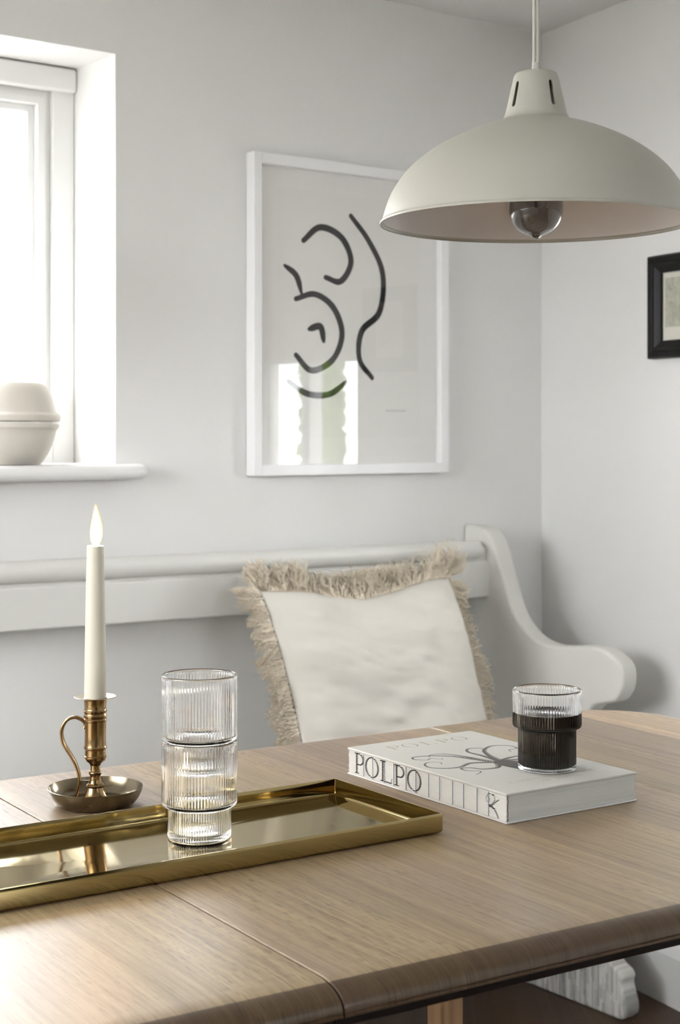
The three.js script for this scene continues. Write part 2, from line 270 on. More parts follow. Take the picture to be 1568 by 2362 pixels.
// ---------------------------------------------------------------- the settle bench along wall A
{
  const t = thing('settle_bench', 'white painted settle bench with a scrolled end panel standing against the wall', 'bench', A0, TURN_A);
  const wash = canvasTexture(512, 1024, (c, w, h) => {
    c.fillStyle = '#dad9d3'; c.fillRect(0, 0, w, h);
    const r = rng(7), lo = h * 0.62;
    for (let i = 0; i < 900; i++) { const x = r() * w, y = lo + r() * (h - lo), l = 20 + r() * 130, g = 78 + r() * 90; c.fillStyle = `rgba(${g},${g},${g * 0.99},${0.04 + 0.3 * r() * smooth(lo, lo + 120, y)})`; c.fillRect(x, y, 1 + r() * 7, l); }
  });
  const weathered = std({ map: wash, roughness: 0.55 });
  const inner = [[-0.08, 0], [-0.08, 0.945], [0.0, 0.951], [0.03, 0.951], [0.055, 0.946], [0.0731, 0.9387], [0.0853, 0.926], [0.0953, 0.9095], [0.1124, 0.8702], [0.1318, 0.8248], [0.151, 0.7798], [0.1795, 0.746], [0.2169, 0.7235], [0.2581, 0.7148], [0.3118, 0.7174], [0.3684, 0.7251], [0.3920, 0.7255], [0.4109, 0.7218], [0.4401, 0.7096], [0.4586, 0.6932], [0.4627, 0.6722], [0.4566, 0.6438], [0.4401, 0.6231], [0.4109, 0.6144], [0.385, 0.607], [0.362, 0.585], [0.348, 0.545], [0.352, 0.49], [0.378, 0.45], [0.402, 0.42], [0.412, 0.38], [0.406, 0.32], [0.394, 0.25], [0.389, 0.195], [0.392, 0.16], [0.402, 0.137], [0.415, 0.1168], [0.436, 0.1015], [0.4545, 0.0915], [0.459, 0.082], [0.456, 0.071], [0.462, 0.05], [0.4685, 0.03], [0.467, 0.012], [0.455, 0]];
  function endPanel(x) {
    const curve = new THREE.CatmullRomCurve3(inner.slice(1).map(([a, b]) => new THREE.Vector3(a, b, 0)), false, 'centripetal').getPoints(220).map((p) => new THREE.Vector2(p.x, Math.max(p.y, 0.0)));
    const bev = 0.007, s = new THREE.Shape([new THREE.Vector2(-0.08, 0), ...curve]);
    const g = new THREE.ExtrudeGeometry(s, { depth: 0.044 - 2 * bev, bevelEnabled: true, bevelThickness: bev, bevelSize: bev, bevelOffset: -bev, bevelSegments: 4, curveSegments: 4 }).translate(0, 0, bev).rotateY(-Math.PI / 2).translate(x + 0.044, 0, 0);
    const p = g.attributes.position, uv = g.attributes.uv;
    for (let i = 0; i < p.count; i++) { p.setY(i, Math.max(0, p.getY(i))); p.setZ(i, Math.max(p.getZ(i), 0.003)); uv.setXY(i, p.getZ(i) / 0.5, p.getY(i) / 0.96); }
    const h = g; h.deleteAttribute('normal');
    const q = mergeVertices(h, 1e-5); q.computeVertexNormals();
    return creased(q, 0.7);
  }
  part(t, 'bench_end', endPanel(0.5768), weathered);
  part(t, 'bench_end', endPanel(-1.3), weathered);
  const back = new THREE.Group(); back.name = 'backrest'; t.add(back);
  back.position.set(0.5768, 0, 0); back.rotation.z = -0.0085;
  const L = 1.83;
  { // rounded top rail with a rounded end
    const rail = [], n = 24; const r = 0.0205;
    const xs = [-L, -0.045, -0.037, -0.030, -0.0255, -0.0235, -0.023];
    const rr = [1, 1, 0.985, 0.93, 0.8, 0.6, 0.0];
    xs.forEach((x, i) => rail.push(Array.from({ length: n }, (_, k) => { const a = k / n * 2 * Math.PI; return [x, 0.9005 + r * rr[i] * Math.cos(a), 0.067 + 0.0195 * rr[i] * Math.sin(a)]; })));
    rail.unshift(Array.from({ length: n }, () => [-L, 0.9005, 0.067]));
    part(back, 'top_rail', creased(gridGeometry(rail, true), 0.9), M.bench);
  }
  part(back, 'rail_web', span(-L, -0.001, 0.868, 0.905, 0.05, 0.07, 0.003), M.bench);
  part(back, 'back_board', span(-L, -0.001, 0.8, 0.876, 0.052, 0.079, 0.004), M.bench);
  part(t, 'seat', span(-1.255, 0.5766, 0.43, 0.452, 0.05, 0.395, 0.006), M.bench);
  part(t, 'seat_rail', span(-1.255, 0.5766, 0.36, 0.4298, 0.36, 0.38, 0.003), M.bench);
}

// ---------------------------------------------------------------- big framed print on wall A
{
  const f = thing('framed_print', 'large white framed print of loose black brush strokes hanging beside the window', 'picture', onA(0.2537, 1.0672, 0), TURN_A);
  const w = 0.5054, h = 0.6355, d = 0.03, b = 0.0185, bb = 0.0215;
  const bar = (x0, x1, y0, y1) => span(x0, x1, y0, y1, 0.001, d, 0.0012);
  part(f, 'frame_side', bar(-w / 2, -w / 2 + b, 0, h), M.frameWhite); part(f, 'frame_side', bar(w / 2 - b - 0.004, w / 2, 0, h), M.frameWhite);
  part(f, 'frame_rail', bar(-w / 2 + b, w / 2 - b - 0.004, h - bb, h), M.frameWhite); part(f, 'frame_rail', bar(-w / 2 + b, w / 2 - b - 0.004, 0, bb), M.frameWhite);
  const art = canvasTexture(1024, 1320, (c, W, H) => {
    c.fillStyle = '#e2e1de'; c.fillRect(0, 0, W, H);
    c.fillStyle = '#e0dfdb'; c.fillRect(W * 0.1, H * 0.07, W * 0.8, H * 0.84);
    c.strokeStyle = '#17161a'; c.fillStyle = '#17161a'; c.lineJoin = 'round'; c.lineCap = 'round';
    const r = rng(5);
    const brush = (pts, wide, taper = 0.25) => {
      const cv = new THREE.CatmullRomCurve3(pts.map(([x, y]) => new THREE.Vector3(x * W, y * H, 0)), false, 'centripetal'), n = 160; let wob = 0;
      for (let i = 0; i < n; i++) { const a = cv.getPointAt(i / n), e = cv.getPointAt((i + 1) / n), k = i / n; wob = 0.93 * wob + 0.3 * (r() - 0.5); c.lineWidth = wide * (1 - taper * Math.abs(2 * k - 1) ** 3 + 0.12 * wob); c.beginPath(); c.moveTo(a.x, a.y); c.lineTo(e.x, e.y); c.stroke(); }
    };
    brush([[0.24, 0.24], [0.33, 0.19], [0.45, 0.22], [0.5, 0.3], [0.44, 0.37], [0.36, 0.36]], 31);
    brush([[0.50, 0.14], [0.60, 0.22], [0.68, 0.33], [0.66, 0.47], [0.56, 0.54], [0.55, 0.64], [0.62, 0.70]], 31);
    brush([[0.20, 0.44], [0.30, 0.42], [0.40, 0.46], [0.45, 0.55], [0.40, 0.64], [0.28, 0.68], [0.2, 0.63]], 30);
    brush([[0.27, 0.54], [0.33, 0.53], [0.35, 0.58]], 32, 0.5);
    brush([[0.14, 0.33], [0.20, 0.36], [0.23, 0.42]], 28, 0.5);
    brush([[0.47, 0.72], [0.38, 0.76], [0.26, 0.76], [0.16, 0.72]], 29);
    c.strokeStyle = 'rgba(90,88,86,0.5)'; c.lineWidth = 2.2; c.beginPath(); c.moveTo(W * 0.70, H * 0.815);
    for (let i = 0; i < 14; i++) c.lineTo(W * (0.70 + i * 0.009), H * (0.815 + (i % 2 ? -0.004 : 0.003)));
    c.stroke();
  });
  const pw = w - 2 * b - 0.004, ph = h - 2 * bb;
  const sheet = new THREE.BoxGeometry(pw, ph, 0.002).translate(-0.002, h / 2, 0.013);
  part(f, 'print', sheet, std({ map: art, roughness: 0.9 }));
  part(f, 'picture_glass', new THREE.PlaneGeometry(pw, ph).translate(-0.002, h / 2, 0.0205), M.pane);
}
// small black framed picture on wall B
{
  const f = thing('small_picture', 'small black framed picture with a cream mount on the right wall', 'picture', onB(0.485, 1.303, 0), TURN_B);
  const w = 0.165, h = 0.2095, b = 0.036;
  const rail = (l) => { const s = new THREE.Shape([[0, 0.001], [0, 0.018], [0.004, 0.022], [0.012, 0.022], [0.016, 0.018], [0.022, 0.019], [0.029, 0.015], [0.036, 0.013], [0.036, 0.001]].map((p) => new THREE.Vector2(...p))); return s; };
  const mitred = (hw, hh) => {   // the moulding swept round with mitred corners
    const pts = rail().getPoints(), rows = [];
    for (const [sx, sy] of [[-1, -1], [1, -1], [1, 1], [-1, 1], [-1, -1]]) rows.push(pts.map((p) => [sx * (hw - p.x), sy * (hh - p.x), p.y]));
    return creased(gridGeometry(rows, true), 0.3);
  };
  part(f, 'frame', mitred(w / 2, h / 2).translate(0, h / 2, 0), M.black);
  part(f, 'mount', new THREE.BoxGeometry(w - 2 * b + 0.002, h - 2 * b + 0.002, 0.002).translate(0, h / 2, 0.006), std({ color: new THREE.Color(0.68, 0.66, 0.58), roughness: 0.9 }));
  const etching = canvasTexture(256, 300, (c, W, H) => { c.fillStyle = '#b9b8a8'; c.fillRect(0, 0, W, H); const r = rng(9); for (let i = 0; i < 900; i++) { const g = 120 + r() * 90; c.fillStyle = `rgba(${g},${g},${g * 0.9},0.18)`; const x = r() * W, y = r() * H; c.beginPath(); c.ellipse(x, y, 4 + r() * 22, 3 + r() * 14, r() * 3, 0, 7); c.fill(); } });
  part(f, 'etching', new THREE.BoxGeometry(w - 2 * b - 0.016, 0.1, 0.001).translate(0, h / 2 + 0.008, 0.0078), std({ map: etching, roughness: 0.9 }));
  part(f, 'picture_glass', new THREE.PlaneGeometry(w - 2 * b, h - 2 * b).translate(0, h / 2, 0.0105), M.pane);
}

// ---------------------------------------------------------------- lidded bowl on the sill
{
  const j = thing('lidded_bowl', 'round cream ceramic bowl with a domed lid standing on the window sill', 'bowl', onA(-0.489, 1.0942, -0.052), TURN_A);
  const bowl = [[0, 0.004], [0.058, 0.004], [0.062, 0], [0.066, 0.001], [0.0715, 0.008], [0.0795, 0.020], [0.0868, 0.036], [0.0915, 0.052], [0.0935, 0.061], [0.0965, 0.0645], [0.0985, 0.067], [0.099, 0.071], [0.098, 0.0745], [0.094, 0.0752], [0.088, 0.074], [0.085, 0.05], [0.06, 0.012], [0, 0.009]];
  part(j, 'bowl', creased(lathe(bowl, 96), 0.5), M.jar);
  const lid = [[0, 0.1445], [0.055, 0.1445], [0.075, 0.135], [0.09, 0.1], [0.0925, 0.0775], [0.097, 0.0775], [0.1, 0.079], [0.1008, 0.083], [0.1003, 0.089], [0.0985, 0.0915], [0.0945, 0.0935], [0.0925, 0.099], [0.0885, 0.113], [0.0825, 0.129], [0.0765, 0.1405], [0.069, 0.1472], [0.058, 0.1495], [0.03, 0.15], [0, 0.15]];
  part(j, 'lid', creased(lathe(lid, 96), 0.5), M.jar);
}

// ---------------------------------------------------------------- pendant lamp over the table
{
  const p = thing('pendant_lamp', 'cream metal dome pendant lamp with a vented neck hanging over the table', 'lamp', [0.226, 1.391, -1.8]);
  const k = 0.0005 / 2.184;   // of one enlarged photo pixel
  const out = [[785, 0], [787, 6], [783, 12], [776, 16], [770, 34], [763, 60], [738, 132], [703, 196], [653, 262], [583, 326], [493, 388], [393, 440], [283, 484], [200, 510], [172, 524], [158, 545], [150, 575], [138, 625], [124, 688], [112, 738], [106, 752], [96, 760], [14, 764]].map(([r, y]) => [r * k * 1.002, y * k]);
  const refine = (a) => { const c = new THREE.CatmullRomCurve3(a.map(([x, y]) => new THREE.Vector3(x, y, 0)), false, 'centripetal'); return c.getPoints(a.length * 3).map((v) => [v.x, v.y]); };
  // outer and inner skin as one grid; the four vents are cells left open between the skins
  const face = Math.atan2(-0.226, 1.8), seg = 480;
  const dense = (a) => { const q = []; for (let i = 0; i < a.length - 1; i++) { const d = Math.hypot(a[i + 1][0] - a[i][0], a[i + 1][1] - a[i][1]), n = a[i][1] > 0.13 && a[i][1] < 0.165 ? Math.ceil(d / 0.0006) : Math.ceil(d / 0.006); for (let m = 0; m < n; m++) q.push([lerp(a[i][0], a[i + 1][0], m / n), lerp(a[i][1], a[i + 1][1], m / n)]); } q.push(a.at(-1)); return q; };
  const skin = dense(refine(out)), nrm = skin.map((q, i) => { const a = skin[Math.max(i - 1, 0)], b = skin[Math.min(i + 1, skin.length - 1)], l = Math.hypot(b[0] - a[0], b[1] - a[1]); return [-(b[1] - a[1]) / l, (b[0] - a[0]) / l]; });
  const under = skin.map((q, i) => [Math.max(q[0] + 0.0013 * nrm[i][0], 0.0025), q[1] - 0.0013 * Math.max(0, nrm[i][1]) * (q[1] > 0.01 ? 1 : 0)]);
  const open = (y, a) => [-49, 36, 131, -144].some((d) => { let u = a - face - R(d); u = Math.atan2(Math.sin(u), Math.cos(u)) * 0.0275; const v = Math.max(0, Math.abs(y - 640 * k) - 0.0125); return u * u + v * v < 0.0023 ** 2; });
  const at = ([r, y], j) => { const a = j / seg * 2 * Math.PI; return [r * Math.sin(a), y, r * Math.cos(a)]; };
  const pos = [], idx = [], lining = [], nr = skin.length;
  for (const list of [skin, under]) for (const q of list) for (let j = 0; j < seg; j++) pos.push(...at(q, j));
  const id = (l, i, j) => l * nr * seg + i * seg + (j + seg) % seg, gap = (i, j) => i >= 0 && i < nr - 1 && open((skin[i][1] + skin[i + 1][1]) / 2, (j + 0.5) / seg * 2 * Math.PI);
  for (let i = 0; i < nr - 1; i++) for (let j = 0; j < seg; j++) {
    if (gap(i, j)) {
      const wall = (i0, j0, i1, j1) => idx.push(id(0, i0, j0), id(0, i1, j1), id(1, i1, j1), id(0, i0, j0), id(1, i1, j1), id(1, i0, j0));
      if (!gap(i - 1, j)) wall(i, j, i, j + 1); if (!gap(i + 1, j)) wall(i + 1, j + 1, i + 1, j); if (!gap(i, j - 1)) wall(i + 1, j, i, j); if (!gap(i, j + 1)) wall(i, j + 1, i + 1, j + 1);
      continue;
    }
    idx.push(id(0, i, j), id(0, i, j + 1), id(0, i + 1, j + 1), id(0, i, j), id(0, i + 1, j + 1), id(0, i + 1, j));
    (skin[i][1] > 0.004 ? lining : idx).push(id(1, i, j), id(1, i + 1, j + 1), id(1, i, j + 1), id(1, i, j), id(1, i + 1, j), id(1, i + 1, j + 1));
  }
  for (let j = 0; j < seg; j++) for (const i of [0, nr - 1]) idx.push(id(0, i, j), id(1, i, j + 1), id(0, i, j + 1), id(0, i, j), id(1, i, j), id(1, i, j + 1));
  const skinMesh = (list) => { const b = new THREE.BufferGeometry(); b.setAttribute('position', new THREE.Float32BufferAttribute(pos, 3)); b.setIndex(list); const g = creased(b, 0.5); g.setAttribute('uv', new THREE.BufferAttribute(new Float32Array(g.attributes.position.count * 2), 2)); return g; };
  const lampShade = part(p, 'lamp_shade', skinMesh(idx), M.shade);
  part(lampShade, 'shade_lining', skinMesh(lining), M.lining, 'paler inside of the shade');
  part(p, 'cord_grip', creased(lathe([[0, 0.165], [0.0052, 0.165], [0.0055, 0.1752], [0.0048, 0.177], [0.0045, 0.186], [0.0, 0.187]], 32), 0.5), M.cord);
  part(p, 'cord', [tube([[-0.0019, 0.18, 0], [-0.0021, 0.35, 0], [-0.0021, CEIL - 1.391 - 0.012, 0]], 0.0021, 12, 12), tube([[0.0019, 0.18, 0], [0.0017, 0.35, 0], [0.0017, CEIL - 1.391 - 0.012, 0]], 0.0021, 12, 12)], M.cord);
  part(p, 'ceiling_rose', creased(lathe([[0, CEIL - 1.391 - 0.03], [0.02, CEIL - 1.391 - 0.03], [0.045, CEIL - 1.391 - 0.012], [0.048, CEIL - 1.391 - 0.0005], [0, CEIL - 1.391 - 0.0005]], 48), 0.5), M.cord);
  const holder = part(p, 'bulb_holder', creased(lathe([[0, 0.166], [0.017, 0.166], [0.017, 0.12], [0.020, 0.118], [0.020, 0.075], [0.0165, 0.073], [0.0165, 0.066], [0, 0.066]], 40), 0.5), M.darkMetal);
  const bulb = new THREE.Group(); bulb.name = 'bulb'; p.add(bulb);
  const globe = [[0.0125, 0.074], [0.0135, 0.066], [0.0175, 0.055], [0.0245, 0.043], [0.0297, 0.032], [0.0315, 0.021], [0.0305, 0.0105], [0.0270, 0.001], [0.0212, -0.0062], [0.0145, -0.0102], [0.0085, -0.0126], [0.0056, -0.0145], [0.0040, -0.0165], [0.0, -0.0178]];
  const gp = new THREE.CatmullRomCurve3(globe.map(([x, y]) => new THREE.Vector3(x, y, 0)), false, 'centripetal').getPoints(60).map((v) => [v.x, v.y]);
  const gin = gp.map(([x, y], i) => { const a = gp[Math.max(i - 1, 0)], b = gp[Math.min(i + 1, gp.length - 1)], l = Math.hypot(b[0] - a[0], b[1] - a[1]); return [Math.max(0, x + 0.0011 * (b[1] - a[1]) / l), y - 0.0011 * (b[0] - a[0]) / l]; });
  gin[gin.length - 1] = [0, gp.at(-1)[1] + 0.004];
  part(bulb, 'bulb_glass', mergeVertices(lathe([...gin, ...gp.slice().reverse(), gin[0]], 80)), M.bulbGlass);
  part(bulb, 'filament_stem', [lathe([[0, 0.075], [0.006, 0.072], [0.0035, 0.045], [0.0022, 0.02], [0, 0.019]], 24), ...[0, 1, 2, 3, 4].map((i) => { const a = i * 1.2566; return tube([[0.003 * Math.cos(a), 0.022, 0.003 * Math.sin(a)], [0.010 * Math.cos(a), 0.02, 0.010 * Math.sin(a)], [0.011 * Math.cos(a), 0.045, 0.011 * Math.sin(a)], [0.007 * Math.cos(a), 0.062, 0.007 * Math.sin(a)]], 0.0004, 20, 6); })], M.darkMetal);
}

// ---------------------------------------------------------------- pillow with fringe
{
  const top = [-0.0, 0.856, 0.165], lean = R(21), hw = 0.238, hh = 0.217;
  const o = thing('fringed_pillow', 'cream linen pillow with a shaggy beige fringe propped on the white bench', 'pillow', onA(0.150, 0.4535, 0.322), TURN_A);
  const tilt = new THREE.Matrix4().makeRotationX(-lean).multiply(new THREE.Matrix4().makeTranslation(0, hh, 0));
  const skew = R(1.2);
  const outline = (p, q) => [hw * p * (1 - 0.045 * (1 - q * q)) + skew * q * -0.2, hh * q * (1 - 0.05 * (1 - p * p)) + (q > 0 ? -0.02 * q * Math.exp(-(((p - 0.05) / 0.45) ** 2)) + 0.006 * (vnoise(p * 5 + 3, 1, 66) - 0.5) : 0), 0];
  const puff = (p, q) => Math.max(0, (1 - p ** 4) * (1 - q ** 4)) ** 0.55;
  const N = 90, sheetOf = (sgn, T) => { const rows = []; for (let i = 0; i <= N; i++) { const q = -1 + 2 * i / N, r = []; for (let j = 0; j <= N; j++) { const p = -1 + 2 * j / N, e = outline(p, q), f = puff(p, q);
    const wr = 0.016 * (vnoise(p * 2.2 + 7, q * 3 + p * 1.5, 61) - 0.5) + 0.010 * (vnoise(p * 3 + q * 1.4, q * 8, 62) - 0.5) + 0.005 * (vnoise(p * 6, q * 16 + p * 3, 63) - 0.5), dent = -0.022 * Math.exp(-(((p + 0.25) / 0.3) ** 2) - ((q - 0.75) / 0.22) ** 2), seam = -0.0014 * Math.exp(-(((p - 0.42 - 0.04 * q) / 0.018) ** 2));
    r.push([e[0], e[1], sgn * (T * f + f * (wr + dent + seam))]); } rows.push(r); } return sgn > 0 ? rows : rows.map((r) => r.slice().reverse()); };
  const linen = dataTexture(256, 256, (u, v) => { const a = Math.sin(u * 256 * Math.PI / 2) * 0.25, b = Math.sin(v * 256 * Math.PI / 2) * 0.25, n = vnoise(u * 64, v * 256, 71, 64, 256) + vnoise(u * 256, v * 64, 72, 256, 64); const g = 255 * clamp(0.25 + a * 0.6 + b * 0.6 + 0.3 * n, 0, 1); return [g, g, g]; });
  linen.repeat.set(9, 9);
  const cloth = std({ color: new THREE.Color(0.69, 0.66, 0.60), roughness: 0.95, bumpMap: linen, bumpScale: 0.0003, sheen: 0.2, sheenColor: new THREE.Color(1, 1, 1), sheenRoughness: 0.6 });
  const cg = merge([gridGeometry(sheetOf(1, 0.075)), gridGeometry(sheetOf(-1, 0.06))]); cg.applyMatrix4(tilt);
  part(o, 'pillow_cover', cg, cloth);
  // strands of fringe, thick along the sides and wilder on top
  const r = rng(77), strands = [];
  const strand = (root, dir, len, curl, rad, side) => {
    const n = 7, rows = [], ph = r() * 6.28, ph2 = r() * 6.28, up = new THREE.Vector3(dir[0], dir[1], dir[2]).normalize(), a = new THREE.Vector3(-up.y, up.x, 0).normalize(), b = new THREE.Vector3().crossVectors(up, a);
    for (let i = 0; i <= n; i++) { const s = i / n, w = curl * s; const c = [root[0] + up.x * len * s + a.x * w * Math.sin(ph + s * 5) + b.x * w * Math.cos(ph2 + s * 4), root[1] + up.y * len * s + a.y * w * Math.sin(ph + s * 5) - side * 0.25 * len * s * s, root[2] + up.z * len * s + b.z * w * Math.cos(ph2 + s * 4)]; const rr = rad * (1 - 0.45 * s); rows.push([0, 1, 2].map((k) => { const t = k * 2.094; return [c[0] + rr * (a.x * Math.cos(t) + b.x * Math.sin(t)), c[1] + rr * (a.y * Math.cos(t) + b.y * Math.sin(t)), c[2] + rr * (a.z * Math.cos(t) + b.z * Math.sin(t))]; })); }
    return gridGeometry(rows, true);
  };
  const fringe = (name, at, out, count, len, curl, side) => {
    const list = [];
    for (let i = 0; i < count; i++) {
      const s = -1 + 2 * (i + r()) / count, e = at(s), clump = vnoise(s * 26, side, 81), wild = side < 0.2 ? 1 : 0.45, way = wild * 1.5 * (vnoise(s * 13, 3 + side, 82) - 0.5) + wild * 1.1 * (vnoise(s * 34, 5 + side, 83) - 0.5) + 0.3 * (r() - 0.5), d = out(s), l = (side < 0.2 && s > 0.72 ? 1.35 : 1) * len * (0.6 + 0.65 * clump + 0.25 * (r() - 0.5));
      const dir = [d[0] - d[1] * way, d[1] + d[0] * way, (side < 0.2 ? 1.2 : 0.9) * (vnoise(s * 21, 9 + side, 84) - 0.5) + 0.35 * (r() - 0.5)];
      list.push(strand([e[0], e[1], (e[2] || 0) + (r() - 0.5) * 0.008], dir, l, curl * (0.5 + r()), 0.0009 + 0.0010 * r() ** 2, side));
    }
    const g = merge(list); g.applyMatrix4(tilt);
    const m = part(o, name, g, M.fringe, 'shaggy beige fringe'); m.userData.kind = 'stuff';
  };
  fringe('fringe', (s) => { const e = outline(-0.985, s); e[2] = 0.002 + 0.07 * puff(-0.985, s); return e; }, () => [-1, -0.12, -0.15], 1700, 0.046, 0.004, 0.3);
  fringe('fringe', (s) => outline(1, s), () => [1, 0, 0], 1200, 0.042, 0.006, 0.3);
  fringe('fringe', (s) => outline(s, 1), (s) => [0.35 * s, 1, 0.25], 2000, 0.054, 0.016, 0.1);
  const dots = []; for (let i = 0; i < 42; i++) { const q = -0.95 + 1.88 * i / 41, e = outline(-0.985, q); dots.push(new THREE.SphereGeometry(0.0016, 6, 5).translate(e[0], e[1], 0.004 + 0.075 * puff(-0.985, q))); }
  const dg = merge(dots); dg.applyMatrix4(tilt);
  part(o, 'seam_stitching', dg, std({ color: new THREE.Color(0.05, 0.04, 0.03), roughness: 1 })).userData.kind = 'stuff';
}

// ---------------------------------------------------------------- brass tray
{
  const L = 0.62, W = 0.188, c = onT(0.9005 - L / 2 + 0.003, TOP, -1.3205);
  const end = placed([0, 0, 0], TURN_T, 0.8985, 0, -1.3215), turn = TURN_K;
  const o = thing('brass_tray', 'long narrow brass tray with low upright sides under the stacked glasses', 'tray', [end[0] - Math.cos(turn) * L / 2, TOP + 0.0003, end[2] + Math.sin(turn) * L / 2], turn);
  const e = (i, y, r) => [L / 2 - i, W / 2 - i, r, y], h = 0.0192;
  const g = ringLoft([e(0.0035, 0, 0.001), e(0.0015, 0.0006, 0.0012), e(0.0004, 0.0018, 0.0014), e(0, 0.0036, 0.0014), e(0, h - 0.0003, 0.0014), e(0.0001, h, 0.0013), e(0.0011, h, 0.0009), e(0.0012, h - 0.0003, 0.0008), e(0.0012, 0.0056, 0.0008), e(0.00135, 0.0044, 0.0008), e(0.0018, 0.0033, 0.0007), e(0.0025, 0.0025, 0.0006), e(0.0036, 0.0018, 0.0005), e(0.0048, 0.0016, 0.0005)], 5, 0.45);
  part(o, 'tray_body', g, M.tray);
}

// ---------------------------------------------------------------- ribbed glasses
function ribbedGlass(outer, inner, ribs = 76, deep = 0.0008) {
  const N = ribs * 8, rows = [];
  const side = (list, flutes) => list.forEach(([r, y, f]) => { const row = []; for (let i = 0; i < N; i++) { const a = i / N * 2 * Math.PI, q = r - (flutes ? f * deep * (0.5 - 0.5 * Math.cos(a * ribs)) : 0); row.push([q * Math.cos(a), y, -q * Math.sin(a)]); } rows.push(row); });
  side(outer, true); side(inner, false);
  const g = gridGeometry(rows, true);
  return g;
}
function glassProfile(r1, r2, step, h, wall, base) {
  const outer = [[0, 0.0012, 0], [r1 * 0.8, 0.0012, 0], [r1 * 0.86, 0.0004, 0], [r1 * 0.92, 0, 0], [r1 - 0.0008, 0.0006, 0.6], [r1, 0.0022, 1], [r1, step * 0.5, 1], [r1, step - 0.0022, 1], [r1 + 0.0004, step - 0.0008, 1], [r1 + 0.0016, step, 1], [r2 - 0.0022, step + 0.0006, 1], [r2 - 0.0008, step + 0.0014, 1], [r2, step + 0.0034, 1], [r2, (step + h) / 2, 1], [r2, h - 0.006, 1], [r2, h - 0.0035, 0.6], [r2, h - 0.002, 0], [r2 - 0.0002, h - 0.0006, 0], [r2 - wall * 0.5, h, 0]];
  const inner = [[r2 - wall + 0.0002, h - 0.0006, 0], [r2 - wall, h - 0.002, 0], [r2 - wall, (step + h) / 2, 0], [r2 - wall, step + 0.0055, 0], [r2 - wall - 0.0008, step + 0.0035, 0], [r2 - wall - 0.0028, step + 0.0026, 0], [r1 - wall + 0.0008, step + 0.0015, 0], [r1 - wall, step - 0.001, 0], [r1 - wall, base + 0.004, 0], [r1 - wall - 0.001, base + 0.0014, 0], [r1 - wall - 0.004, base, 0], [0, base, 0]];
  return [outer, inner];
}
{
  const [po, pi] = glassProfile(0.0304, 0.0363, 0.0305, 0.0935, 0.0021, 0.0045), g = ribbedGlass(po, pi);
  const at = onT(0.6915, 0, -1.3365), spot = (y) => [at[0], y, at[2]];
  const low = thing('ribbed_tumbler', 'empty clear ribbed tumbler on the brass tray, holding another tumbler in its mouth', 'glass', spot(TOP + 0.0021), 0, 'stacked ribbed tumblers');
  part(low, 'tumbler_body', g, M.glass);
  const up = thing('ribbed_tumbler', 'empty clear ribbed tumbler stacked on top, resting in the rim of the lower one', 'glass', spot(TOP + 0.0021 + 0.0628), 0.02, 'stacked ribbed tumblers');
  part(up, 'tumbler_body', g, M.glass);
}
{
  const at = onT(1.085, 0, -1.2905);
  const o = thing('coffee_glass', 'stepped ribbed glass of dark coffee standing on the cookbook', 'glass', [at[0], TOP + 0.0306, at[2]]);
  const [po, pi] = glassProfile(0.0311, 0.0369, 0.0445, 0.0855, 0.0021, 0.0042);
  part(o, 'glass_body', ribbedGlass(po, pi), M.glass);
  const liquid = [[0, 0.0041], ...pi.slice(2, -1).reverse().map(([r, y]) => [r + 0.0002, y]).filter(([, y]) => y < 0.058), [0.0350, 0.0592], [0.0349, 0.0608], [0.0338, 0.0603], [0, 0.0602]];
  part(o, 'coffee', creased(lathe(liquid, 128), 0.6), M.coffee, 'black coffee');
}

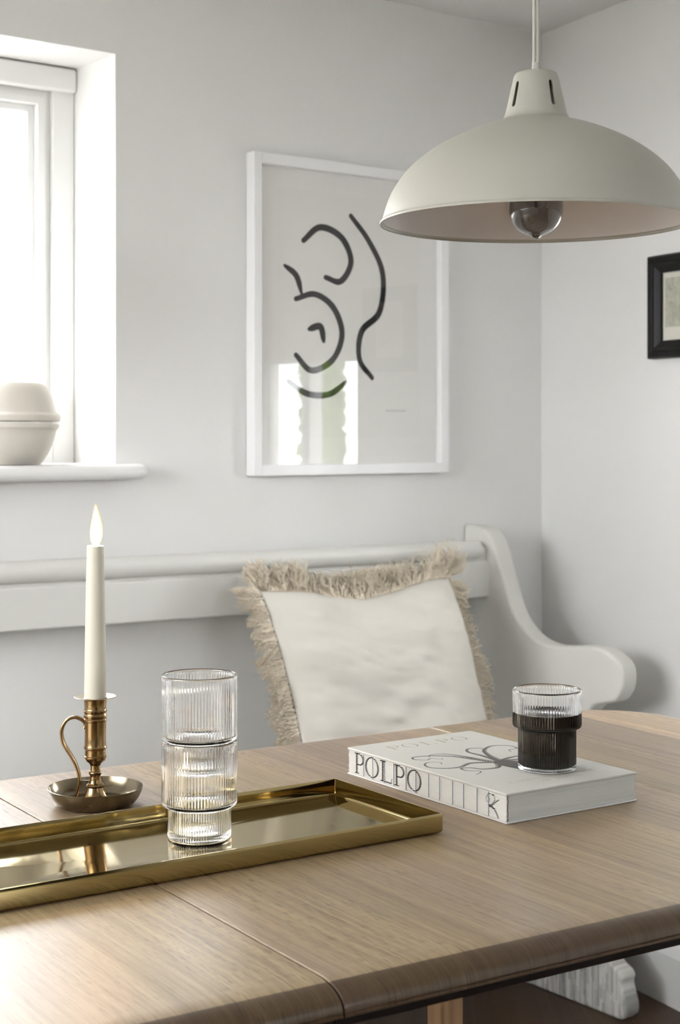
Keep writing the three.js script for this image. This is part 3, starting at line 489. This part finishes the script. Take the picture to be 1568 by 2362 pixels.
// ---------------------------------------------------------------- candlestick and candle
{
  const s = 0.0001437, at = onT(0.6625, 0, -1.517), pos = [at[0], TOP + 0.0002, at[2]];
  const o = thing('chamber_candlestick', 'old brass chamber candlestick with a saucer base and curled handle behind the tray', 'candlestick', pos);
  const P = (list) => list.map(([r, z]) => [r * s, (2221 - z) * s]);
  const dish = P([[0, 2206], [205, 2206], [222, 2212], [230, 2221], [244, 2221], [262, 2215], [286, 2200], [308, 2176], [326, 2146], [338, 2115], [344, 2093], [346, 2087], [341, 2085], [334, 2106], [318, 2142], [298, 2168], [272, 2188], [245, 2195], [120, 2197], [0, 2196]]);
  part(o, 'saucer', creased(lathe(dish, 96), 0.5), M.dish);
  const col = P([[0, 2195], [122, 2195], [118, 2184], [96, 2165], [78, 2140], [66, 2112], [60, 2090], [64, 2084], [66, 2076], [60, 2068], [47, 2060], [42, 2040], [38, 2015], [40, 2000], [46, 1992], [48, 1984], [45, 1976], [37, 1968], [34, 1950], [36, 1930], [48, 1912], [66, 1900], [76, 1886], [82, 1872], [82, 1864], [76, 1858], [74, 1820], [76, 1812], [83, 1806], [84, 1797], [80, 1790], [78, 1784], [77, 1700], [78, 1620], [79, 1612], [85, 1606], [86, 1597], [82, 1589], [78, 1584], [85, 1576], [86, 1567], [81, 1558], [78, 1550], [85, 1542], [86, 1532], [80, 1524], [78, 1516], [79, 1480], [84, 1448], [86, 1440], [82, 1438], [72, 1445], [71, 1500], [0, 1505]]);
  part(o, 'socket_column', creased(lathe(col, 64), 0.45), M.brass);
  part(o, 'drip_pan', creased(lathe(P([[82, 1452], [110, 1446], [150, 1434], [153, 1430], [149, 1428], [110, 1439], [82, 1443]]), 64), 0.5), M.pan, 'polished drip pan');
  const H = [[350, 1660], [362, 1640], [340, 1604], [312, 1588], [285, 1580], [250, 1586], [222, 1604], [197, 1640], [184, 1685], [188, 1735], [206, 1785], [240, 1840], [270, 1890], [295, 1945], [312, 2005], [316, 2055], [306, 2110], [288, 2160], [278, 2190]].map(([x, z]) => [(x - 430) * s, (2221 - z) * s]);
  part(o, 'handle', bentBand(H, 0.0085, 0.0036, 90), M.brass);
  part(o, 'handle_stay', box(0.014, 0.0014, 0.004, (370 - 430) * s, (2221 - 2046) * s, 0, 0.0005), M.dish);
  const c = thing('taper_candle', 'lit ivory taper candle standing in the brass candlestick', 'candle', [pos[0], pos[1], pos[2]]);
  const wax = P([[0, 1498], [70, 1498], [79.5, 1440], [80, 1400], [76, 1100], [71, 800], [66.5, 560], [62.5, 400], [61, 345], [60, 333], [56, 330], [44, 333], [14, 338], [0, 338]]).map(([r, y]) => [r, y]);
  part(c, 'wax_body', creased(lathe(wax, 64), 0.5), M.wax);
  part(c, 'wick', tube([[0, (2221 - 340) * s, 0], [0.0002, (2221 - 320) * s, 0], [0.0008, (2221 - 305) * s, 0.0003]], 0.0006, 8, 6), std({ color: new THREE.Color(0.02, 0.015, 0.01), roughness: 1 }));
  const fl = P([[0, 330], [14, 326], [26, 310], [34, 285], [37, 255], [37, 220], [33, 180], [26, 135], [17, 95], [9, 65], [3, 45], [0, 38]]);
  const fg = lathe(new THREE.CatmullRomCurve3(fl.map(([x, y]) => new THREE.Vector3(x, y, 0))).getPoints(48).map((v) => [v.x, v.y]), 32);
  fg.translate(0.0003, 0, 0); { const q = fg.attributes.position; for (let i = 0; i < q.count; i++) { const y = (q.getY(i) / s); q.setX(i, q.getX(i) + 5 * s * Math.sin((y - 1900) / 90)); } fg.computeVertexNormals(); }
  part(c, 'flame', fg, std({ color: 0x000000, emissive: new THREE.Color(1.0, 0.86, 0.55), emissiveIntensity: 1.8, roughness: 1 }), 'white hot candle flame');
  part(c, 'flame_mantle', fg.clone().translate(0, -0.272, 0).scale(1.2, 1.07, 1.2).translate(0, 0.2716, 0), std({ color: 0x000000, emissive: new THREE.Color(1.0, 0.55, 0.12), emissiveIntensity: 0.55, roughness: 1, transparent: true, opacity: 0.35 }), 'amber edge of the flame');
  const light = new THREE.PointLight(new THREE.Color(1, 0.62, 0.28), 0.03); light.position.set(0, (2221 - 250) * s, 0); light.castShadow = true; light.shadow.radius = 0.3; light.name = 'flame_light'; c.add(light);
}

// ---------------------------------------------------------------- cookbook
{
  // Roman capitals drawn in a 100 x 100 box: heavy and light strokes
  function capital(c, ch, x, y, w, h, thick, thin) {
    const px = (u) => x + u * w, py = (v) => y + v * h, bar = (u0, v0, u1, v1, lw) => { c.lineWidth = lw; c.beginPath(); c.moveTo(px(u0), py(v0)); c.lineTo(px(u1), py(v1)); c.stroke(); };
    const bowl = (cu, cv, ru, rv, a0, a1, heavyAt, spread = 1) => { for (let i = 0; i < 90; i++) { const a = lerp(a0, a1, i / 90), b = lerp(a0, a1, (i + 1.3) / 90), k = Math.abs(Math.cos(a - heavyAt)) ** (2 * spread); c.lineWidth = lerp(thin, thick, k); c.beginPath(); c.moveTo(px(cu + ru * Math.cos(a)), py(cv + rv * Math.sin(a))); c.lineTo(px(cu + ru * Math.cos(b)), py(cv + rv * Math.sin(b))); c.stroke(); } };
    c.lineCap = 'butt';
    if (ch === 'O') bowl(0.5, 0.5, 0.46, 0.49, 0, 2 * Math.PI, 0);
    if (ch === 'P') { bar(0.22, 0.02, 0.22, 0.98, thick); bar(0, 0.985, 0.46, 0.985, thin); bar(0, 0.015, 0.5, 0.015, thin); bowl(0.46, 0.29, 0.5, 0.275, -Math.PI / 2, Math.PI / 2, 0); bar(0.3, 0.565, 0.48, 0.565, thin); }
    if (ch === 'L') { bar(0.22, 0.02, 0.22, 0.98, thick); bar(0, 0.015, 0.46, 0.015, thin); bar(0, 0.985, 0.95, 0.985, thin); bar(0.95, 0.99, 0.99, 0.74, thin); }
  }
  const W = 0.180, D = 0.281, T = 0.0305;
  const head = onT(0.9662, 0, -1.5012), cx = W / 2, cz = D / 2, turn = TURN_K;
  const o = thing('cookbook', 'thick white cookbook with an exposed sewn spine and an octopus on its cover', 'book', [head[0] + cx * Math.cos(turn) + cz * Math.sin(turn), TOP + 0.0002, head[2] - cx * Math.sin(turn) + cz * Math.cos(turn)], turn);
  const mm = 0.001, pxm = 6;   // canvas pixels per millimetre
  const cover = canvasTexture(W * 1000 * pxm, Math.round(D * 1000 * pxm), (c, w, h) => {
    c.fillStyle = '#bfbeb8'; c.fillRect(0, 0, w, h); c.save(); c.scale(pxm, pxm);
    c.strokeStyle = '#857b63';
    for (const [ch, x, wide, up] of [['P', 36, 15, 0], ['O', 56, 19, 1], ['L', 83, 16, 0], ['P', 107, 15, 0], ['O', 128, 19, 1]]) capital(c, ch, x, 22.5 - up * 0.4, wide, 19 + up * 0.8, 2.0, 0.55);
    const arm = (pts, w0, w1, color = '#4c4946') => { const cv = new THREE.CatmullRomCurve3(pts.map(([x, y]) => new THREE.Vector3(x, y, 0)), false, 'centripetal'), n = 180; c.lineCap = 'round'; for (let i = 0; i < n; i++) { const a = cv.getPointAt(i / n), b = cv.getPointAt((i + 1) / n); c.strokeStyle = color; c.lineWidth = lerp(w0, w1, (i / n) ** 0.7); c.beginPath(); c.moveTo(a.x, a.y); c.lineTo(b.x, b.y); c.stroke(); }
      for (let i = 0; i < n * 0.7; i += 2) { const a = cv.getPointAt(i / n), t = cv.getTangentAt(i / n), q = lerp(w0, w1, (i / n) ** 0.7) * 0.28; c.fillStyle = i % 4 ? 'rgba(210,205,198,0.8)' : 'rgba(40,36,34,0.6)'; c.beginPath(); c.arc(a.x - t.y * q, a.y + t.x * q, q * 0.55, 0, 7); c.fill(); } };
    arm([[90, 160], [84, 140], [79, 116], [68, 92], [53, 88], [44, 96]], 9, 1.1);
    arm([[88, 158], [78, 132], [68, 108], [50, 92], [28, 88], [23, 97], [33, 107], [42, 103], [48, 113], [53, 109]], 8, 0.8);
    arm([[87, 157], [62, 147], [40, 156], [22, 152], [12, 139], [17, 124], [28, 118], [37, 126], [33, 133]], 8, 0.8);
    arm([[96, 152], [98, 122], [98, 98], [109, 85], [122, 89], [121, 101], [112, 106]], 8, 1.2);
    arm([[98, 150], [107, 122], [120, 100], [143, 87], [159, 97], [157, 113], [144, 115], [139, 124]], 8.5, 0.9);
    arm([[88, 162], [72, 180], [54, 177], [47, 165], [37, 162], [35, 173], [45, 185], [30, 196]], 8, 0.7);
    arm([[102, 154], [118, 148], [134, 147], [150, 154], [160, 147]], 8, 1.0);
    arm([[102, 158], [114, 160], [132, 166], [147, 176], [158, 170], [154, 160]], 8, 1.0);
    c.fillStyle = '#45413f'; c.beginPath(); c.moveTo(84, 158); c.bezierCurveTo(92, 150, 104, 152, 108, 162); c.bezierCurveTo(116, 172, 122, 196, 112, 214); c.bezierCurveTo(104, 224, 90, 216, 87, 202); c.bezierCurveTo(84, 188, 80, 172, 84, 158); c.fill();
    for (let i = 0; i < 260; i++) { const x = 86 + 26 * hash(i, 1, 3), y = 160 + 52 * hash(i, 2, 3); c.fillStyle = i % 2 ? 'rgba(25,22,22,0.35)' : 'rgba(150,145,140,0.3)'; c.fillRect(x, y, 0.6, 2.6); }
    c.fillStyle = '#a19a88'; c.font = '8.2px serif';
    const spaced = (t, x, y, gap) => { for (const ch of t) { c.fillText(ch, x, y); x += c.measureText(ch).width + gap; } };
    spaced('A VENETIAN COOKBOOK', 34, 246, 1.1); spaced('(OF SORTS)', 66, 257.5, 1.3);
    c.restore();
  });
  const front = ringLoft([[W / 2 - 0.0006, D / 2 - 0.0006, 0.0008, 0], [W / 2, D / 2, 0.001, 0.0006], [W / 2, D / 2, 0.001, 0.0018], [W / 2 - 0.0006, D / 2 - 0.0006, 0.001, 0.0024]], 3, 0.3);
  { const p = front.attributes.position, n = front.attributes.normal, uv = front.attributes.uv; for (let i = 0; i < p.count; i++) uv.setXY(i, n.getY(i) > 0.7 ? clamp(p.getX(i) / W + 0.5, 0.003, 0.997) : 0.01, n.getY(i) > 0.7 ? clamp(0.5 - p.getZ(i) / D, 0.003, 0.997) : 0.01); }
  part(o, 'front_cover', front.clone().translate(0, T - 0.0024, 0), std({ map: cover, roughness: 0.55 }), 'pale cover with octopus drawing');
  part(o, 'back_cover', ringLoft([[W / 2 - 0.0006, D / 2 - 0.0006, 0.0008, 0], [W / 2, D / 2, 0.001, 0.0006], [W / 2, D / 2, 0.001, 0.0016], [W / 2 - 0.0006, D / 2 - 0.0006, 0.001, 0.002]], 3, 0.3), std({ color: new THREE.Color(0.66, 0.655, 0.63), roughness: 0.6 }));
  const n = 21, y0 = 0.0021, hS = (T - 0.0026 - y0) / n, r = rng(3), slabs = [], ribs = [];
  for (let i = 0; i < n; i++) {
    const dz = D / 2 - 0.0010 - 0.0012 * r(), dx = W / 2 - 0.0012 - 0.0006 * r();
    for (let k = 0; k < 3; k++) { const e = 0.0006 * r(); slabs.push(new THREE.BoxGeometry(W / 2 + dx - 0.004 - e, hS / 3 * 0.9, 2 * dz - 2 * e).translate((dx - W / 2 + 0.004) / 2, y0 + (i + (k + 0.5) / 3) * hS, 0)); }
    const rows = []; for (const z of Array.from({ length: 41 }, (_, k) => -dz + 2 * dz * k / 40)) { const row = []; for (let k = 0; k <= 8; k++) { const a = -Math.PI / 2 + Math.PI * k / 8; row.push([-W / 2 + 0.0030 - 0.0022 * Math.cos(a), y0 + (i + 0.5) * hS + 0.37 * hS * Math.sin(a), z]); } rows.push(row); }
    ribs.push(gridGeometry(rows, false, (_, j, p) => [p[2] / D + 0.5, (p[1] - y0) / (n * hS)]));
  }
  part(o, 'page_block', slabs, M.paper);
  const spine = canvasTexture(2048, 204, (c, w, h) => {
    c.fillStyle = '#e6e4e0'; c.fillRect(0, 0, w, h); c.fillStyle = '#1b1a1c';
    const Ls = [['P', 0.046, 0.112], ['O', 0.12, 0.216], ['L', 0.222, 0.306], ['P', 0.318, 0.386], ['O', 0.402, 0.495]];
    c.strokeStyle = '#1b1a1c';
    for (const [ch, a, b] of Ls) capital(c, ch, a * w + 4, h * 0.06, (b - a) * w - 10, h * 0.86, 20, 8);
    c.strokeStyle = '#1b1a1c'; c.lineCap = 'round';
    const q = (pts, lw) => { c.lineWidth = lw; c.beginPath(); pts.forEach(([x, y], i) => (i ? c.lineTo(x * w, y * h) : c.moveTo(x * w, y * h))); c.stroke(); };
    q([[0.886, 0.45], [0.88, 0.3], [0.892, 0.12], [0.905, 0.08]], 5); q([[0.905, 0.08], [0.925, 0.12], [0.93, 0.3], [0.912, 0.5]], 6); q([[0.895, 0.55], [0.915, 0.52], [0.935, 0.35], [0.95, 0.25]], 7); q([[0.9, 0.58], [0.925, 0.62], [0.94, 0.8], [0.948, 0.95]], 11); q([[0.886, 0.2], [0.9, 0.3], [0.895, 0.45]], 4);
  });
  part(o, 'spine_sections', ribs, std({ map: spine, roughness: 0.85 }), 'exposed paper folds with printed lettering');
  const blue = std({ color: new THREE.Color(0.22, 0.29, 0.36), roughness: 0.9 });
  for (const f of [0.113, 0.176, 0.255, 0.318, 0.398, 0.461, 0.542, 0.609, 0.688, 0.753, 0.831, 0.897]) {
    const z = (f - 0.5) * D, pts = []; for (let i = 0; i <= 2 * n; i++) pts.push([-W / 2 + 0.0005 + 0.0005 * (i % 2), y0 + 0.0006 + (n * hS - 0.0012) * i / (2 * n), z + 0.0002 * Math.sin(i * 1.7 + f * 90)]);
    part(o, 'binding_thread', tube(pts, 0.00038, 84, 5), blue);
  }
}

// ---------------------------------------------------------------- outside
{
  const r = rng(91), leaf = new THREE.PlaneGeometry(0.06, 0.035), g = [];
  const h = new THREE.InstancedMesh(leaf, std({ color: new THREE.Color(0.22, 0.32, 0.07), roughness: 0.8, side: THREE.DoubleSide }), 4000), m = new THREE.Matrix4(), e = new THREE.Euler(), q = new THREE.Quaternion();
  for (let i = 0; i < 4000; i++) { const p = onB(2.76 + 0.17 * r(), -0.1 + 1.72 * r(), -2.2 - 0.1 * r()); m.compose(new THREE.Vector3(...p), q.setFromEuler(e.set(r() * 6, r() * 6, r() * 6)), new THREE.Vector3(1, 1, 1)); h.setMatrixAt(i, m); }
  h.name = 'garden_shrub'; h.userData = { kind: 'stuff', label: 'green garden shrub outside the right-hand window', category: 'shrub' }; scene.add(h);
}

shadows(scene);
renderer.render(scene, camera);
